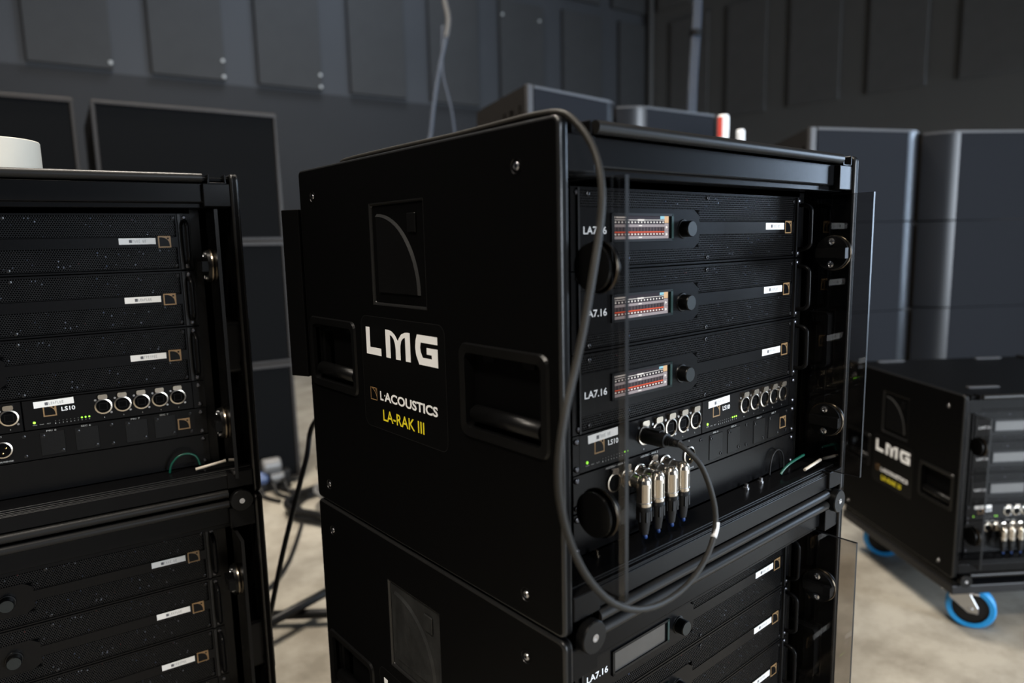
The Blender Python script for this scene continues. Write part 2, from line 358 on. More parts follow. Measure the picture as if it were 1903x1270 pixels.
md = sideL.modifiers.new('bevel', 'BEVEL'); md.width = .0036; md.segments = 3; md.limit_method = 'ANGLE'; md.angle_limit = R(50); pm.materials.append(MATS['rack_edge']); md.material = 1; md.harden_normals = True  # bevel faces take the paler colour as painted edge highlights
pm.polygons.foreach_set('use_smooth', [True]*len(pm.polygons))
# recessed sprung handles
def handle_mesh():
    b = MB(); w, h = .146, .107
    outer = rrect(-w/2, w/2, -h/2, h/2, .012); inner = rrect(-w/2+.011, w/2-.011, -h/2+.011, h/2-.011, .007)
    n = len(outer); P = lambda p, x: Vector((x, -p[0], p[1]))
    o2 = [(p[0]*.975, p[1]*.97) for p in outer]
    for i in range(n):
        j = (i+1) % n
        b.face([P(outer[i], 0), P(outer[j], 0), P(o2[j], -.0028), P(o2[i], -.0028)], 'black_plastic', True)
        b.face([P(o2[i], -.0028), P(o2[j], -.0028), P(inner[j], -.002), P(inner[i], -.002)], 'black_plastic', True)
        b.face([P(inner[i], -.002), P(inner[j], -.002), P(inner[j], .030), P(inner[i], .030)], 'black_plastic', False)
    b.face([P(p, .030) for p in inner], 'black_plastic')
    for u, v in ((-.04, .018), (0, .014), (.045, .012)): b.lathe([(.004, 0), (.004, .003)], (.030, -u, v), (-1, 0, 0), 'black_plastic', 10)
    return b.mesh('recessed_handle')
def grip_mesh():
    b = MB(); b.tube([(0, .056, 0), (0, -.056, 0)], .0098, 'black_plastic', 18)
    for s in (-1, 1): b.box(.004, .012, s*.056-.004, s*.056+.004, -.004, .062, 'black_plastic'); b.lathe([(.006, 0), (.006, .006)], (.0, s*.056, 0), (0, s, 0), 'black_plastic', 14)
    b.box(.004, .012, -.058, .058, .058, .066, 'black_plastic')
    for s in (-.032, .034): b.box(.001, .013, s-.009, s+.009, .0605, .069, 'black_alu')
    return b.mesh('grip_bar')
hm, gm = handle_mesh(), grip_mesh()
for a, b_, c, d in HANDLES:
    inst('recessed_handle', hm, sideL, (0.0, (a+b_)/2, (c+d)/2)); inst('grip_bar', gm, sideL, (.009, (a+b_)/2, c+.026))
# moulded emblem recess
b = MB(); y0, y1, z0, z1 = REC
b.box(.003, .012, y0, y1, z0, z1, 'rack_paint')
arc = [(.245+.093*(1-(1-math.cos(R(a)))), .339+.097*math.sin(R(a))) for a in range(0, 91, 6)]
cy, cz = .338, .339
q = [(cy-.093*math.cos(R(a)), cz+.097*math.sin(R(a))) for a in range(0, 91, 6)]
b.prism([(.338, .339)]+q, (.003, 0, 0), Y, Z, -X, .0022, 'black_plastic')
q2 = [(cy-.0965*math.cos(R(a)), cz+.1005*math.sin(R(a))) for a in range(0, 91, 6)]
for i in range(len(q)-1):
    A = [Vector((.0005, *q[i])), Vector((.0005, *q[i+1])), Vector((.003, *q2[i+1])), Vector((.003, *q2[i]))]
    b.face(A, 'emblem_edge_glint', False)
b.box(.0005, .003, .2450, .2635, .4145, .4375, 'black_plastic')
b.build('moulded_emblem', sideL, bevel=.0008, seg=1)
# countersunk bolts
def bolt_mesh():
    b = MB(); b.lathe([(.0075, 0), (.0075, -.0006), (.005, .004), (.0, .004)], (0, 0, 0), X, 'screw_black', 16, cap=False)
    b.lathe([(.0044, 0), (.0036, .0012), (.0018, .0014), (.0018, -.0005)], (.0005, 0, 0), -X, 'screw_bright', 12)
    return b.mesh('bolt')
bmh = bolt_mesh()
for y, z in ((.0595, .4728), (.517, .4722), (.058, .0305), (.5195, .0325)): inst('bolt', bmh, sideL, (0, y, z))
sideR = copy_tree(sideL, rack); sideR.location = (W, D, 0); sideR.rotation_euler = (0, 0, PI)
# printed sticker, left side
st = empty('x'); bpy.data.objects.remove(st)
b = MB(); b.prism(rrect(-.389, -.1905, .1545, .3070, .013), (0, 0, 0), -Y, Z, -X, .0004, 'sticker_black'); sticker = b.build('sticker', sideL)
bo, bi = rrect(-.389, -.1905, .1545, .3070, .013), rrect(-.3883, -.1912, .1552, .3063, .0123); b = MB()
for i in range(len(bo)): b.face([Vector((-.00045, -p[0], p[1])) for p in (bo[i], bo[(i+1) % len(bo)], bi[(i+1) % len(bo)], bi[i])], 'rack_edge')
b.build('sticker_border', sideL)
sticker['label'] = 'satin black sticker with white and yellow lettering'
O_ = Vector((-.0004, 0, 0))
LU, LV = -Y, Z
b = MB()
def poly(pts, u0, v0, w, h, m='white_print'): b.prism([(u0+p[0]*w, v0+p[1]*h) for p in pts], O_, LU, LV, -X, .0002, m)
lv, lh = .2552, .0366
poly([(0, 0), (0, 1), (.26, 1), (.26, .27), (1, .27), (1, 0)], -.3757, lv, .0388, lh)
poly([(0, 0), (0, 1), (.13, 1), (.27, .96), (.39, .86), (.47, .72), (.51, .66), (.56, .76), (.66, .91), (.80, .985), (.90, 1), (1, 1), (1, 0), (.81, 0), (.81, .82), (.72, .77), (.65, .67), (.61, .5), (.60, .3), (.60, 0), (.41, 0), (.41, .35), (.39, .55), (.345, .69), (.27, .79), (.19, .83), (.19, 0)], -.3243, lv, .0588, lh)
poly([(1, 1), (.10, 1), (.03, .8), (0, .55), (.03, .3), (.16, 0), (1, 0), (1, .60), (.52, .60), (.52, .38), (.74, .38), (.74, .25), (.33, .25), (.245, .42), (.225, .58), (.26, .75), (1, .75)], -.2538, lv, .0480, lh)
b.build('large_lettering', sideL)['label'] = 'bold white LMG lettering'
b = MB()
letters(b, 'L', O_+LU*-.3456+LV*.1950, LU, LV, -X, .0085, .0123, 'white_print', .03)
b.box(-.0006, -.0004, .3325, .3345, .2015, .2035, 'white_print')
letters(b, 'ACOUSTICS', O_+LU*-.3345+LV*.1948, LU, LV, -X, .1245, .0127, 'white_print', .03)
b.build('small_lettering', sideL)['label'] = 'small white L-ACOUSTICS lettering'
b = MB()
letters(b, 'LA-RAK III', O_+LU*-.3400+LV*.1678, LU, LV, -X, .0990, .0152, 'yellow_print', .012)
b.build('yellow_lettering', sideL)['label'] = 'yellow LA-RAK III lettering'
b = MB()
s_ = .0175; go = O_+LU*-.3712+LV*.1925
for pts in ([(0, 0), (1, 0), (1, .07), (0, .07)], [(0, .93), (1, .93), (1, 1), (0, 1)], [(0, 0), (.07, 0), (.07, 1), (0, 1)], [(.93, 0), (1, 0), (1, 1), (.93, 1)]):
    b.prism([(p[0]*s_, p[1]*s_) for p in pts], go, LU, LV, -X, .0002, 'gold_print')
aa = [(.95*math.cos(R(a)), .95*math.sin(R(a))) for a in range(0, 91, 10)]
for i in range(len(aa)-1):
    p0, p1 = aa[i], aa[i+1]; b.prism([(p0[0]*s_, p0[1]*s_), (p0[0]*s_*1.06, p0[1]*s_*1.06), (p1[0]*s_*1.06, p1[1]*s_*1.06), (p1[0]*s_, p1[1]*s_)], go, LU, LV, -X, .0002, 'gold_print')
b.prism([(.8*s_, .8*s_), (.95*s_, .8*s_), (.95*s_, .95*s_), (.8*s_, .95*s_)], go, LU, LV, -X, .0002, 'gold_print')
b.build('printed_emblem', sideL)['label'] = 'thin orange quarter-arc emblem outline'

# frame: top, bottom, rear, beams and tubes
MB().box(.0125, W-.0125, .012, D-.004, H-.012, H-.0065, 'rack_paint').build('top_panel', rack, bevel=.001)
MB().box(.0125, W-.0125, .03, D-.004, .006, .012, 'rack_paint').build('bottom_panel', rack)
MB().box(.0125, W-.0125, D-.022, D-.012, .02, H-.02, 'inside_dark').build('rear_panel', rack)
b = MB(); b.lathe([(.0066, 0), (.0066, W-.104)], (.052, .004, .5066), X, 'rail_alu', 20); b.build('top_rail', rack)
b = MB(); b.lathe([(.0066, 0), (.0066, W-.104)], (.052, .004, .0088), X, 'rail_alu', 20); b.build('bottom_rail', rack)
b = MB(); prof = [(.012, .4990), (.012, .4712), (.0135, .4700), (.018, .4695), (.018, .4625), (.045, .4625), (.045, .4990)]
b.prism(prof, (.0128, 0, 0), Y, Z, X, W-.0256, 'black_alu'); tb = b.build('top_beam', rack, bevel=.0008, seg=1)
b = MB(); prof = [(.004, .0175), (.004, .0395), (.0065, .0400), (.0065, .0425), (.012, .0430), (.012, .0465), (.020, .0480), (.050, .0500), (.050, .0175)]
b.prism(prof, (.0128, 0, 0), Y, Z, X, W-.0256, 'black_alu'); bb = b.build('bottom_beam', rack, bevel=.0006, seg=1); bb.data.materials.append(MATS['rack_edge']); bb.modifiers[0].material = 1  # thin highlight lines painted on the beam's bevels
for x in (.0128, W-.0128-.039):
    b = MB()
    b.box(x, x+.039, .0035, .03, .4640, .4985, 'black_alu'); b.build('corner_bracket', rack, bevel=.0012)
    b = MB(); b.box(x+.008, x+.034, .003, .028, .4985, .5005, 'black_alu'); b.box(x+.008, x+.0105, .003, .028, .4985, .5125, 'black_alu'); b.box(x+.0315, x+.034, .003, .028, .4985, .5125, 'black_alu'); b.build('stacking_socket', rack, bevel=.0008, seg=1)
    b = MB(); b.box(x+.0, x+.039, -.0005, .03, .0175, .0440, 'black_alu'); b.build('corner_bracket', rack, bevel=.0012)
for x in (.090, W-.180):
    for y in (.105, D-.035): MB().box(x, x+.090, y, y+.014, H-.0065, H-.0030, 'top_strip').build('stacking_strip', rack, bevel=.0008, seg=1)
for x in (.034, W-.034):
    b = MB(); b.lathe([(.0170, 0), (.0175, .0015), (.0175, .010), (.0165, .0115), (.0, .0115)], (x, .002, -.003), -Y, 'black_plastic', 28)
    b.lathe([(.0042, 0), (.0042, .0008), (.0022, .0008), (.0020, .0002)], (x, -.0095, -.003), -Y, 'screw_bright', 14); b.build('stacking_disc', rack)
for x0, x1 in ((.052, .0655), (.5487, .562)):
    b = MB(); b.box(x0, x1, RC+.004, .11, .048, .462, 'black_plastic')
    b.build('rack_upright', rack)
MB().box(.0125, .0165, .03, .5, .05, .46, 'inside_dark').build('inner_lining', rack); MB().box(W-.0165, W-.0125, .03, .5, .05, .46, 'inside_dark').build('inner_lining', rack)

# ---- shared device pieces
def small_screw(m):
    b = MB(); b.lathe([(.0034, 0), (.0032, .0014), (.0018, .0022), (.0, .0022)], (0, 0, 0), -Y, m, 12, cap=False); return b.mesh('screw')
scr_ear, scr_face = small_screw('screw_ear'), None
b = MB(); b.lathe([(.0026, 0), (.0024, .0009), (.0013, .0012), (.0013, .0005), (0, .0005)], (0, 0, 0), -Y, 'screw_black', 12, cap=False); scr_face = b.mesh('screw')
def label_mesh(seed):
    rnd = random.Random(seed); b = MB(); b.box(0, .0495, -.0004, 0, 0, .0093, 'white_label')
    b.face([(.0135, -.0006, .0025), (.0175, -.0006, .0025), (.0175, -.0006, .0068), (.0135, -.0006, .0068)], 'ink')
    x = .0185
    for k in range(7):
        w_ = .0018
        for v in (.0028, .0048, .0062):
            if rnd.random() < .75: b.face([(x, -.0006, v), (x+w_, -.0006, v), (x+w_, -.0006, v+.0005), (x, -.0006, v+.0005)], 'grey_print')
        if rnd.random() < .8: b.face([(x, -.0006, .0028), (x+.0005, -.0006, .0028), (x+.0005, -.0006, .0066), (x, -.0006, .0066)], 'grey_print')
        x += .0027
    return b.mesh('label_strip')
lab = [label_mesh(i) for i in range(3)]
def logo_mesh(s, t=.1):
    return emblem(MB(), (0, 0, 0), X, Z, -Y, s, 'gold_print', 'device_face', t).mesh('emblem')
logo17, logo16 = logo_mesh(.0178), logo_mesh(.0165)

# honeycomb grille, one sheet per amplifier
def grille_mesh():
    p = .0031; rr = p/math.sqrt(3); h = p*.866; b = MB(); V = []; F = []
    x0, x1, z0, z1 = .0790, .5270, -.0862, -.0030
    hx = [(math.sin(PI/3*k), math.cos(PI/3*k)) for k in range(6)]
    row = 0; z = z1-rr
    while z > z0+rr:
        x = x0+rr+(p/2 if row % 2 else 0)
        while x < x1-rr:
            if not ((x < .2915 and -.0685 < z < -.0225) or (-.0520 < z < -.0368)):
                n = len(V)
                for k in range(6): V.append((x+hx[k][0]*rr, 0, z+hx[k][1]*rr))
                for k in range(6): V.append((x+hx[k][0]*rr*.80, 0, z+hx[k][1]*rr*.80))
                for k in range(6): V.append((x+hx[k][0]*rr*.79, .0006, z+hx[k][1]*rr*.79))
                for k in range(6):
                    j = (k+1) % 6; F.append((n+k, n+j, n+6+j, n+6+k)); F.append((n+6+k, n+6+j, n+12+j, n+12+k))
            x += p
        z -= h; row += 1
    me = bpy.data.meshes.new('honeycomb_grille'); me.from_pydata(V, [], F); me.materials.append(MATS['device_grille']); return me
gr_me = grille_mesh()
def insides_mesh():
    rnd = random.Random(3); b = MB()
    for k in range(110):
        x, z = rnd.uniform(.1, .52), rnd.uniform(-.082, -.006); s = rnd.uniform(.0006, .0018)
        if x < .29 and -.07 < z < -.02: continue
        y = rnd.uniform(.004, .009); b.box(x, x+s, y, y+.003, z, z+s*rnd.uniform(.5, 1.5), rnd.choice(['bit_metal', 'bit_metal', 'bit_metal', 'device_face', 'plug_blue', 'bit_metal', 'plug_blue', 'bit_red']))
    b.box(.078, .529, .017, .019, -.087, -.002, 'inside_dark')
    return b.mesh('internal_components')
in_me = insides_mesh()
def display_mesh(on):
    b = MB(); w, h = .0978, .0256; y = -.0002
    def q(u0, u1, v0, v1, m, dy=0): b.face([(u0*w, y-dy, v0*h), (u1*w, y-dy, v0*h), (u1*w, y-dy, v1*h), (u0*w, y-dy, v1*h)], m)
    if not on:
        q(0, 1, 0, 1, 'scr_off'); return b.mesh('display')
    q(0, 1, 0, 1, 'scr_dark')
    e = .00008
    q(.92, 1, .70, 1, 'scr_orange', e); q(.84, .92, .87, 1, 'scr_blue', e)
    q(.0, .03, .90, .97, 'scr_white', e)
    for k in range(8): q(.045+k*.022, .06+k*.022, .90, .965, 'scr_white', e)
    q(0, .92, .815, .84, 'scr_white', e); q(.42, .54, .79, .86, 'scr_white', 2*e)
    q(0, .92, .52, .635, 'scr_grey', e); q(.44, .50, .555, .605, 'scr_white', 2*e)
    q(0, .92, .0, .125, 'scr_grey', e); q(.44, .50, .04, .09, 'scr_white', 2*e)
    q(.92, 1, 0, .68, 'scr_grey', e)
    for v in (.18, .50): q(.945, .965, v-.05, v+.06, 'scr_white', 2*e); q(.965, .98, v-.02, v+.03, 'scr_white', 2*e)
    q(.92, 1, .335, .345, 'scr_dark', 2*e)
    for k in range(16):
        u = .006+k*.0572
        q(u+.018, u+.042, .69, .76, 'scr_white', e)
        q(u+.006, u+.040, .33, .51, 'scr_bar', e)
        q(u, u+.052, .155, .30, 'scr_rust', e); q(u+.014, u+.042, .17, .235, 'scr_white', 2*e)
    q(0, .92, .275, .325, 'scr_red', 2*e)
    return b.mesh('display')
disp_on, disp_off = display_mesh(True), display_mesh(False)
b = MB()   # bezel frame around the display
w, h = .0978, .0256
for (a, c, d, e) in ((-.004, w+.008, h, h+.003), (-.004, w+.008, -.003, 0), (-.004, 0, -.003, h+.003), (w+.004, w+.008, -.003, h+.003)):
    b.box(a, c, -.0022, 0, d, e, 'bezel_teal_reflect' if a > .05 else 'black_plastic')
b.box(w, w+.004, -.0004, 0, 0, h, 'inside_dark')
bez_me = b.mesh('display_bezel')
b = MB(); b.lathe([(.0118, 0), (.0112, .0012), (.0098, .0014), (.0096, .0120), (.0088, .0134), (.0, .0134)], (0, 0, 0), -Y, 'black_plastic', 28, ms=['black_plastic']*4+['knob_cap']); knob_me = b.mesh('control_knob')
b = MB(); b.tube([(0, 0, -.0125), (0, -.012, -.0135), (0, -.0185, -.0185), (0, -.0195, -.0265), (0, -.0195, -.0625), (0, -.0185, -.0705), (0, -.012, -.0755), (0, 0, -.0765)], .0031, 'black_alu', 10, 1); hand_me = b.mesh('pull_handle')
b = MB(); letters(b, 'LA7.16', (0, 0, 0), X, Z, -Y, .0362, .0082, 'white_print', .012); name_me = b.mesh('model_lettering')
# amplifier front
def amp_face():
    b = MB(); t = .003
    b.box(.0657, .0790, 0, .003, -.0880, -.0009, 'device_face'); b.box(.5270, .5483, 0, .003, -.0880, -.0009, 'device_face')
    b.box(.0790, .5270, 0, .004, -.0034, -.0009, 'device_face'); b.box(.0790, .5270, 0, .004, -.0880, -.0858, 'device_face')
    pts = [(.0790, -.0690), (.2800, -.0690), (.2915, -.0610), (.2915, -.0520), (.5270, -.0520), (.5270, -.0368), (.2915, -.0368), (.2915, -.0300), (.2800, -.0222), (.0790, -.0222)]
    b.prism(pts, (0, .004, 0), X, Z, -Y, .0046, 'device_face')
    b.box(.0700, .5440, .02, .42, -.0875, -.0015, 'inside_dark')
    b.box(.5300, .5335, -.0030, 0, -.0870, -.0020, 'ear_rib_sheen'); b.box(.0740, .0765, -.0030, 0, -.0870, -.0020, 'ear_rib_sheen')
    return b
amp_me = None
def amplifier(parent, ztop, k, on=True):
    a = amp_face().build('amplifier', parent, loc=(0, RC, ztop))
    inst('honeycomb_grille', gr_me, a)['kind'] = 'stuff'
    inst('internal_components', in_me, a)['kind'] = 'stuff'
    inst('display', disp_on if on else disp_off, a, (.1310, -.0008, -.0561)); inst('display_bezel', bez_me, a, (.1310, -.0006, -.0561))
    inst('control_knob', knob_me, a, (.2585, -.0006, -.0455)); inst('model_lettering', name_me, a, (.0840, -.0007, -.0502))
    inst('label_strip', lab[k], a, (.4475, -.0007, -.0472)); inst('emblem', logo17, a, (.5005, -.0007, -.0528))
    inst('pull_handle', hand_me, a, (.5395, 0, 0))
    for x in (.0745, .5395):
        for z in (-.0068, -.0821): inst('rack_screw', scr_ear, a, (x, -.0002, z))
    for x in (.0915, .3090, .5235):
        for z in (-.0078, -.0810): inst('screw', scr_face, a, (x, -.0004, z))
    return a
for k in range(3): amplifier(rack, ZT-k*2*U1, k)

# ---- network switches
b = MB()
b.lathe([(.0118, 0), (.0118, .0022), (.0098, .0026), (.0096, .0008)], (0, 0, 0), -Y, 'nickel', 26, cap=False)
b.lathe([(.0097, .0002), (0.0, .0002)], (0, 0, 0), -Y, 'inside_dark', 24, cap=False)
b.box(-.0058, .0058, -.0009, 0, -.0058, .0052, 'device_face'); b.box(-.0045, .0045, -.0012, -.0009, -.0046, .0040, 'inside_dark')
b.prism(rrect(-.0062, .0062, .0112, .0182, .0022, 3), (0, 0, 0), X, Z, -Y, .0040, 'nickel')
for sx, sz in ((-.0098, .0105), (.0098, -.0105)): b.lathe([(.0018, 0), (.0016, .001), (0, .001)], (sx, 0, sz), -Y, 'screw_bright', 10, cap=False)
eth_me = b.mesh('network_socket')
b = MB(); b.lathe([(.0012, 0), (.0011, .0006), (0, .0007)], (0, 0, 0), -Y, 'led_green', 10, cap=False); ledg = b.mesh('led')
def switch(parent, x0, x1, sx, k, lit):
    z0, z1 = ZT-7*U1, ZT-6*U1
    b = MB(); b.box(x0, x1, 0, .12, z0+.0007, z1-.0007, 'device_face'); a = b.build('network_switch', parent, bevel=.0006, seg=1, loc=(0, RC, 0))
    for i in range(5): inst('network_socket', eth_me, a, (sx+i*.0257, 0, .1682))
    inst('label_strip', lab[k], a, (x0+.0138, 0, .1772)).rotation_euler = (0, R(-1.5), 0)
    inst('emblem', logo16, a, (x0+.0242, 0, .1632))
    b = MB(); letters(b, 'LS10', (x0+.0468, 0, .1688), X, Z, -Y, .0172, .0062, 'white_print', .02)
    for i, t in enumerate(('ON', 'SYNC', 'ALT')): letters(b, t, (x0+.0100+i*.0085, 0, .1520), X, Z, -Y, .0050, .0014, 'grey_print', .01)
    for i in range(10): letters(b, str((i+1) % 10), (x0+.0372+i*.00475, 0, .1510), X, Z, -Y, .0011, .0017, 'grey_print', .01)
    for i in range(5): letters(b, str(i+1), (sx+i*.0257-.0005, 0, .1500), X, Z, -Y, .0010, .0018, 'grey_print', .01)
    b.build('switch_lettering', a)
    inst('led', ledg, a, (x0+.0122, 0, .1563)).scale = (1.5, 1, 1.5)
    for i in range(10):
        if i >= 10-lit: inst('led', ledg, a, (x0+.0378+i*.00475, 0, .1553))
    b = MB()
    for i in range(10-lit): b.lathe([(.0006, 0), (.0005, .0004), (0, .0004)], (x0+.0378+i*.00475, 0, .1553), -Y, 'led_off', 8, cap=False)
    b.build('unlit_leds', a)
    return a
switch(rack, .0757, .3040, .1860, 0, 2); switch(rack, .3052, .5300, .4052, 1, 3)
for x0, x1, xs in ((.0657, .0757, .0705), (.5305, .5483, .5395)):
    tray = MB().box(x0, x1, 0, .003, ZT-7*U1+.0005, ZT-6*U1-.0005, 'device_face').build('tray_ear', rack, loc=(0, RC, 0))
    for z in (ZT-6*U1-.0068, ZT-7*U1+.0068): inst('rack_screw', scr_ear, tray, (xs, -.0002, z))
# ---- patch panel
z0, z1 = ZT-8*U1, ZT-7*U1
pp = MB().box(.0657, .5483, 0, .003, z0+.0006, z1-.0006, 'device_face').build('patch_panel', rack, bevel=.0006, seg=1, loc=(0, RC, 0))
for i, x in enumerate((.3219, .3653, .4310, .4712)):
    b = MB(); b.box(x, x+.0305, -.0008, 0, z0+.0050, z0+.0390, 'black_plastic'); pl_ = b.build('blank_plate', pp, bevel=.0005, seg=1)
    inst('screw', scr_face, pl_, (x+.0042, -.0008, z0+.0345)); inst('screw', scr_face, pl_, (x+.0262, -.0008, z0+.0098))
b = MB()
for i, (x, t) in enumerate(((.3219, 'PRI 6'), (.3653, 'SEC 6'), (.4310, 'PRI 7'), (.4712, 'SEC 7'))): letters(b, t, (x+.0085, 0, z0+.0400), X, Z, -Y, .0125, .0024, 'grey_print', .01)
letters(b, 'AES/EBU - ANA 1', (.1180, 0, z0+.0402), X, Z, -Y, .0330, .0024, 'grey_print', .01); letters(b, 'AES/EBU - ANA 2', (.1800, 0, z0+.0402), X, Z, -Y, .0330, .0024, 'grey_print', .01)
letters(b, '3', (.2760, 0, z0+.0402), X, Z, -Y, .0014, .0024, 'grey_print', .01); letters(b, 'LINK/SENSE', (.2660, 0, z0+.0035), X, Z, -Y, .022, .0022, 'grey_print', .01)
b.build('panel_lettering', pp)
inst('emblem', logo17, pp, (.5045, 0, z0+.0130))
for x in (.0705, .5430):
    for z in (z0+.0066, z1-.0066): inst('rack_screw', scr_ear, pp, (x-(.0035 if x > .5 else 0), -.0002, z))
for x in (.3030, .4130, .5235): inst('screw', scr_face, pp, (x, 0, z0+.0370)); inst('screw', scr_face, pp, (x, 0, z0+.0080))
XS = (.1314, .1535, .1775, .2035, .2265, .2768)
b = MB(); b.lathe([(.0120, 0), (.0120, .0018), (.0102, .0024), (.0098, .0004)], (0, 0, 0), -Y, 'nickel', 26, cap=False); b.lathe([(.0099, .0002), (0, .0002)], (0, 0, 0), -Y, 'inside_dark', 24, cap=False)
for a in (30, 150, 270): b.lathe([(.0011, 0), (.0011, .002), (0, .0024)], (.0048*math.cos(R(a)), 0, .0048*math.sin(R(a))), -Y, 'gold_pin', 8, cap=False)
xm_me = b.mesh('audio_socket')
b = MB(); b.lathe([(.0118, 0), (.0118, .0022), (.0098, .0026), (.0096, .0008)], (0, 0, 0), -Y, 'nickel', 26, cap=False); b.lathe([(.0097, .0002), (0, .0002)], (0, 0, 0), -Y, 'inside_dark', 24, cap=False)
b.prism(rrect(-.0052, .0052, .0110, .0172, .002, 3), (0, 0, 0), X, Z, -Y, .004, 'nickel'); xf_me = b.mesh('audio_socket')
for i, x in enumerate(XS): inst('audio_socket', xm_me if i in (2, 4, 5) else xf_me, pp, (x, 0, z0+.0222))
bp_ = MB().box(.0657, .5483, 0, .003, .0508, z0-.0006, 'device_face').build('blank_panel', rack, bevel=.0006, seg=1, loc=(0, RC, 0))
for x in (.0705, .5395):
    for z in (z0-.0066, .0575): inst('rack_screw', scr_ear, bp_, (x, -.0002, z))
# cage screws on the floor of the rack, green wire loop with a white sleeve
for x in (.0907, .399, .437):
    b = MB(); b.lathe([(.0045, 0), (.0045, .003), (.0028, .003), (.0028, .0075), (0, .0085)], (x, .041, .0494), Z, 'brass_rim' if x < .1 else 'steel', 12); b.build('floor_bolt', rack)
b = MB(); b.tube([(.485, .038, .050), (.4885, .036, .064), (.499, .034, .0755), (.513, .033, .0775), (.5245, .033, .0705), (.529, .033, .056)], .0017, 'wire_green', 8, 2); b.build('ground_wire', rack)
b = MB(); b.tube([(.520, .018, .0545), (.565, .016, .0605)], .0022, 'tube_white', 10); b.build('white_sleeve', rack)
# smoked doors slid back along the sides, each with two quarter-turn latches
def latch_mesh(sgn):
    b = MB(); N = X*sgn
    b.lathe([(.0255, 0), (.0262, .0016), (.0255, .0036)], (0, 0, 0), N, 'brass_rim', 36)
    b.lathe([(.0245, .0036), (.0240, .0085), (.0, .0085)], (0, 0, 0), N, 'black_plastic', 32, cap=False)
    for z in (-.0165, .0165): b.lathe([(.0050, .0085), (.0050, .0105), (.0028, .0112), (.0024, .0100), (0, .0100)], (0, 0, z), N, 'screw_bright', 16, cap=False)
    b.obox(N*.0125, N, Y, Z, .0045, .0190, .0068, 'black_plastic'); b.obox(Vector((sgn*.0125, -.0185, 0)), N, Y, Z, .0050, .0055, .0076, 'black_alu')
    return b.mesh('door_latch')
lm = {1: latch_mesh(1), -1: latch_mesh(-1)}
def door(x, sgn, nm='acrylic_door'):
    b = MB(); y0, y1, z0, z1 = -.042, .20, .0455, .4580
    b.face([(x, y0, z0), (x, y1, z0), (x, y1, z1), (x, y0, z1)][::sgn and 1], 'smoked_acrylic'); b.face([(x+.005, y0, z0), (x+.005, y0, z1), (x+.005, y1, z1), (x+.005, y1, z0)], 'smoked_acrylic')
    b.face([(x, y0, z0), (x, y0, z1), (x+.005, y0, z1), (x+.005, y0, z0)], 'acrylic_edge'); b.face([(x, y0, z1), (x, y1, z1), (x+.005, y1, z1), (x+.005, y0, z1)], 'acrylic_edge'); b.face([(x, y0, z0), (x+.005, y0, z0), (x+.005, y1, z0), (x, y1, z0)], 'acrylic_edge')
    d = b.build(nm, rack)
    d['label'] = 'smoked acrylic door standing open along the '+('left' if sgn > 0 else 'right')+' side'
    for z in (.374, .125):
        inst('door_latch', lm[sgn], d, (x+(.005 if sgn > 0 else 0), .010 if sgn < 0 else -.002, z))
        b = MB(); b.lathe([(.0235, 0), (.0235, .0025), (.012, .003), (0, .003)], (0, 0, 0), -X*sgn, 'black_plastic', 28, cap=False); b.build('latch_back', d, loc=(x+(.005 if sgn < 0 else 0), .010 if sgn < 0 else -.002, z))
    return d
dl = door(.042, 1); dr = door(.5672, -1)

# ------------------------------------------------------------------ caster dollies
def make_dolly(h):
    root = empty('caster_dolly')
    MB().box(.004, W-.004, .004, D-.004, h-.046, h-.020, 'dolly_board').build('deck', root, bevel=.003)
    for x in (.03, W-.03):
        b = MB(); b.box(x-.022, x+.022, .01, D-.01, h-.020, h-.004, 'black_alu'); b.build('support_rail', root, bevel=.002)
    for x, y, rz in ((.066, .055, 234), (W-.075, .055, 40), (.088, D-.06, 236), (W-.075, D-.06, 10)):
        c = empty('x'); bpy.data.objects.remove(c)
        rot = Matrix.Rotation(R(rz), 3, 'Z'); Xa, Ya = rot @ X, rot @ Y; r = .0605; P = Vector((x, y, 0)); A = P+Ya*.028
        b = MB(); b.lathe([(.024, h-.060), (.024, h-.046)], P, Z, 'steel', 20); b.obox(P+Z*(h-.047), Xa, Ya, Z, .045, .045, .002, 'steel')
        for s in (-1, 1):
            q = [(-.024, h-.058), (.026, h-.058), (.046, r+.006), (.046, r-.012), (.022, r-.012), (-.024, h-.075)]
            b.prism(q, P+Xa*(s*.022)-Xa*.0015, Ya, Z, Xa, .003, 'steel')
        b.lathe([(.006, -.027), (.006, .027)], A+Z*r, Xa, 'steel', 12)
        fk = b.build('caster_fork', root, bevel=.001, seg=1)
        b = MB(); b.lathe([(r*.74, -.016), (r*.93, -.0165), (r, -.011), (r, .011), (r*.93, .0165), (r*.74, .016)], A+Z*r, Xa, 'wheel_blue', 40, cap=False)
        b.lathe([(.010, -.018), (.016, -.014), (r*.74, -.012), (r*.74, .012), (.016, .014), (.010, .018)], A+Z*r, Xa, 'wheel_hub', 32)
        b.build('wheel', root)
    return root

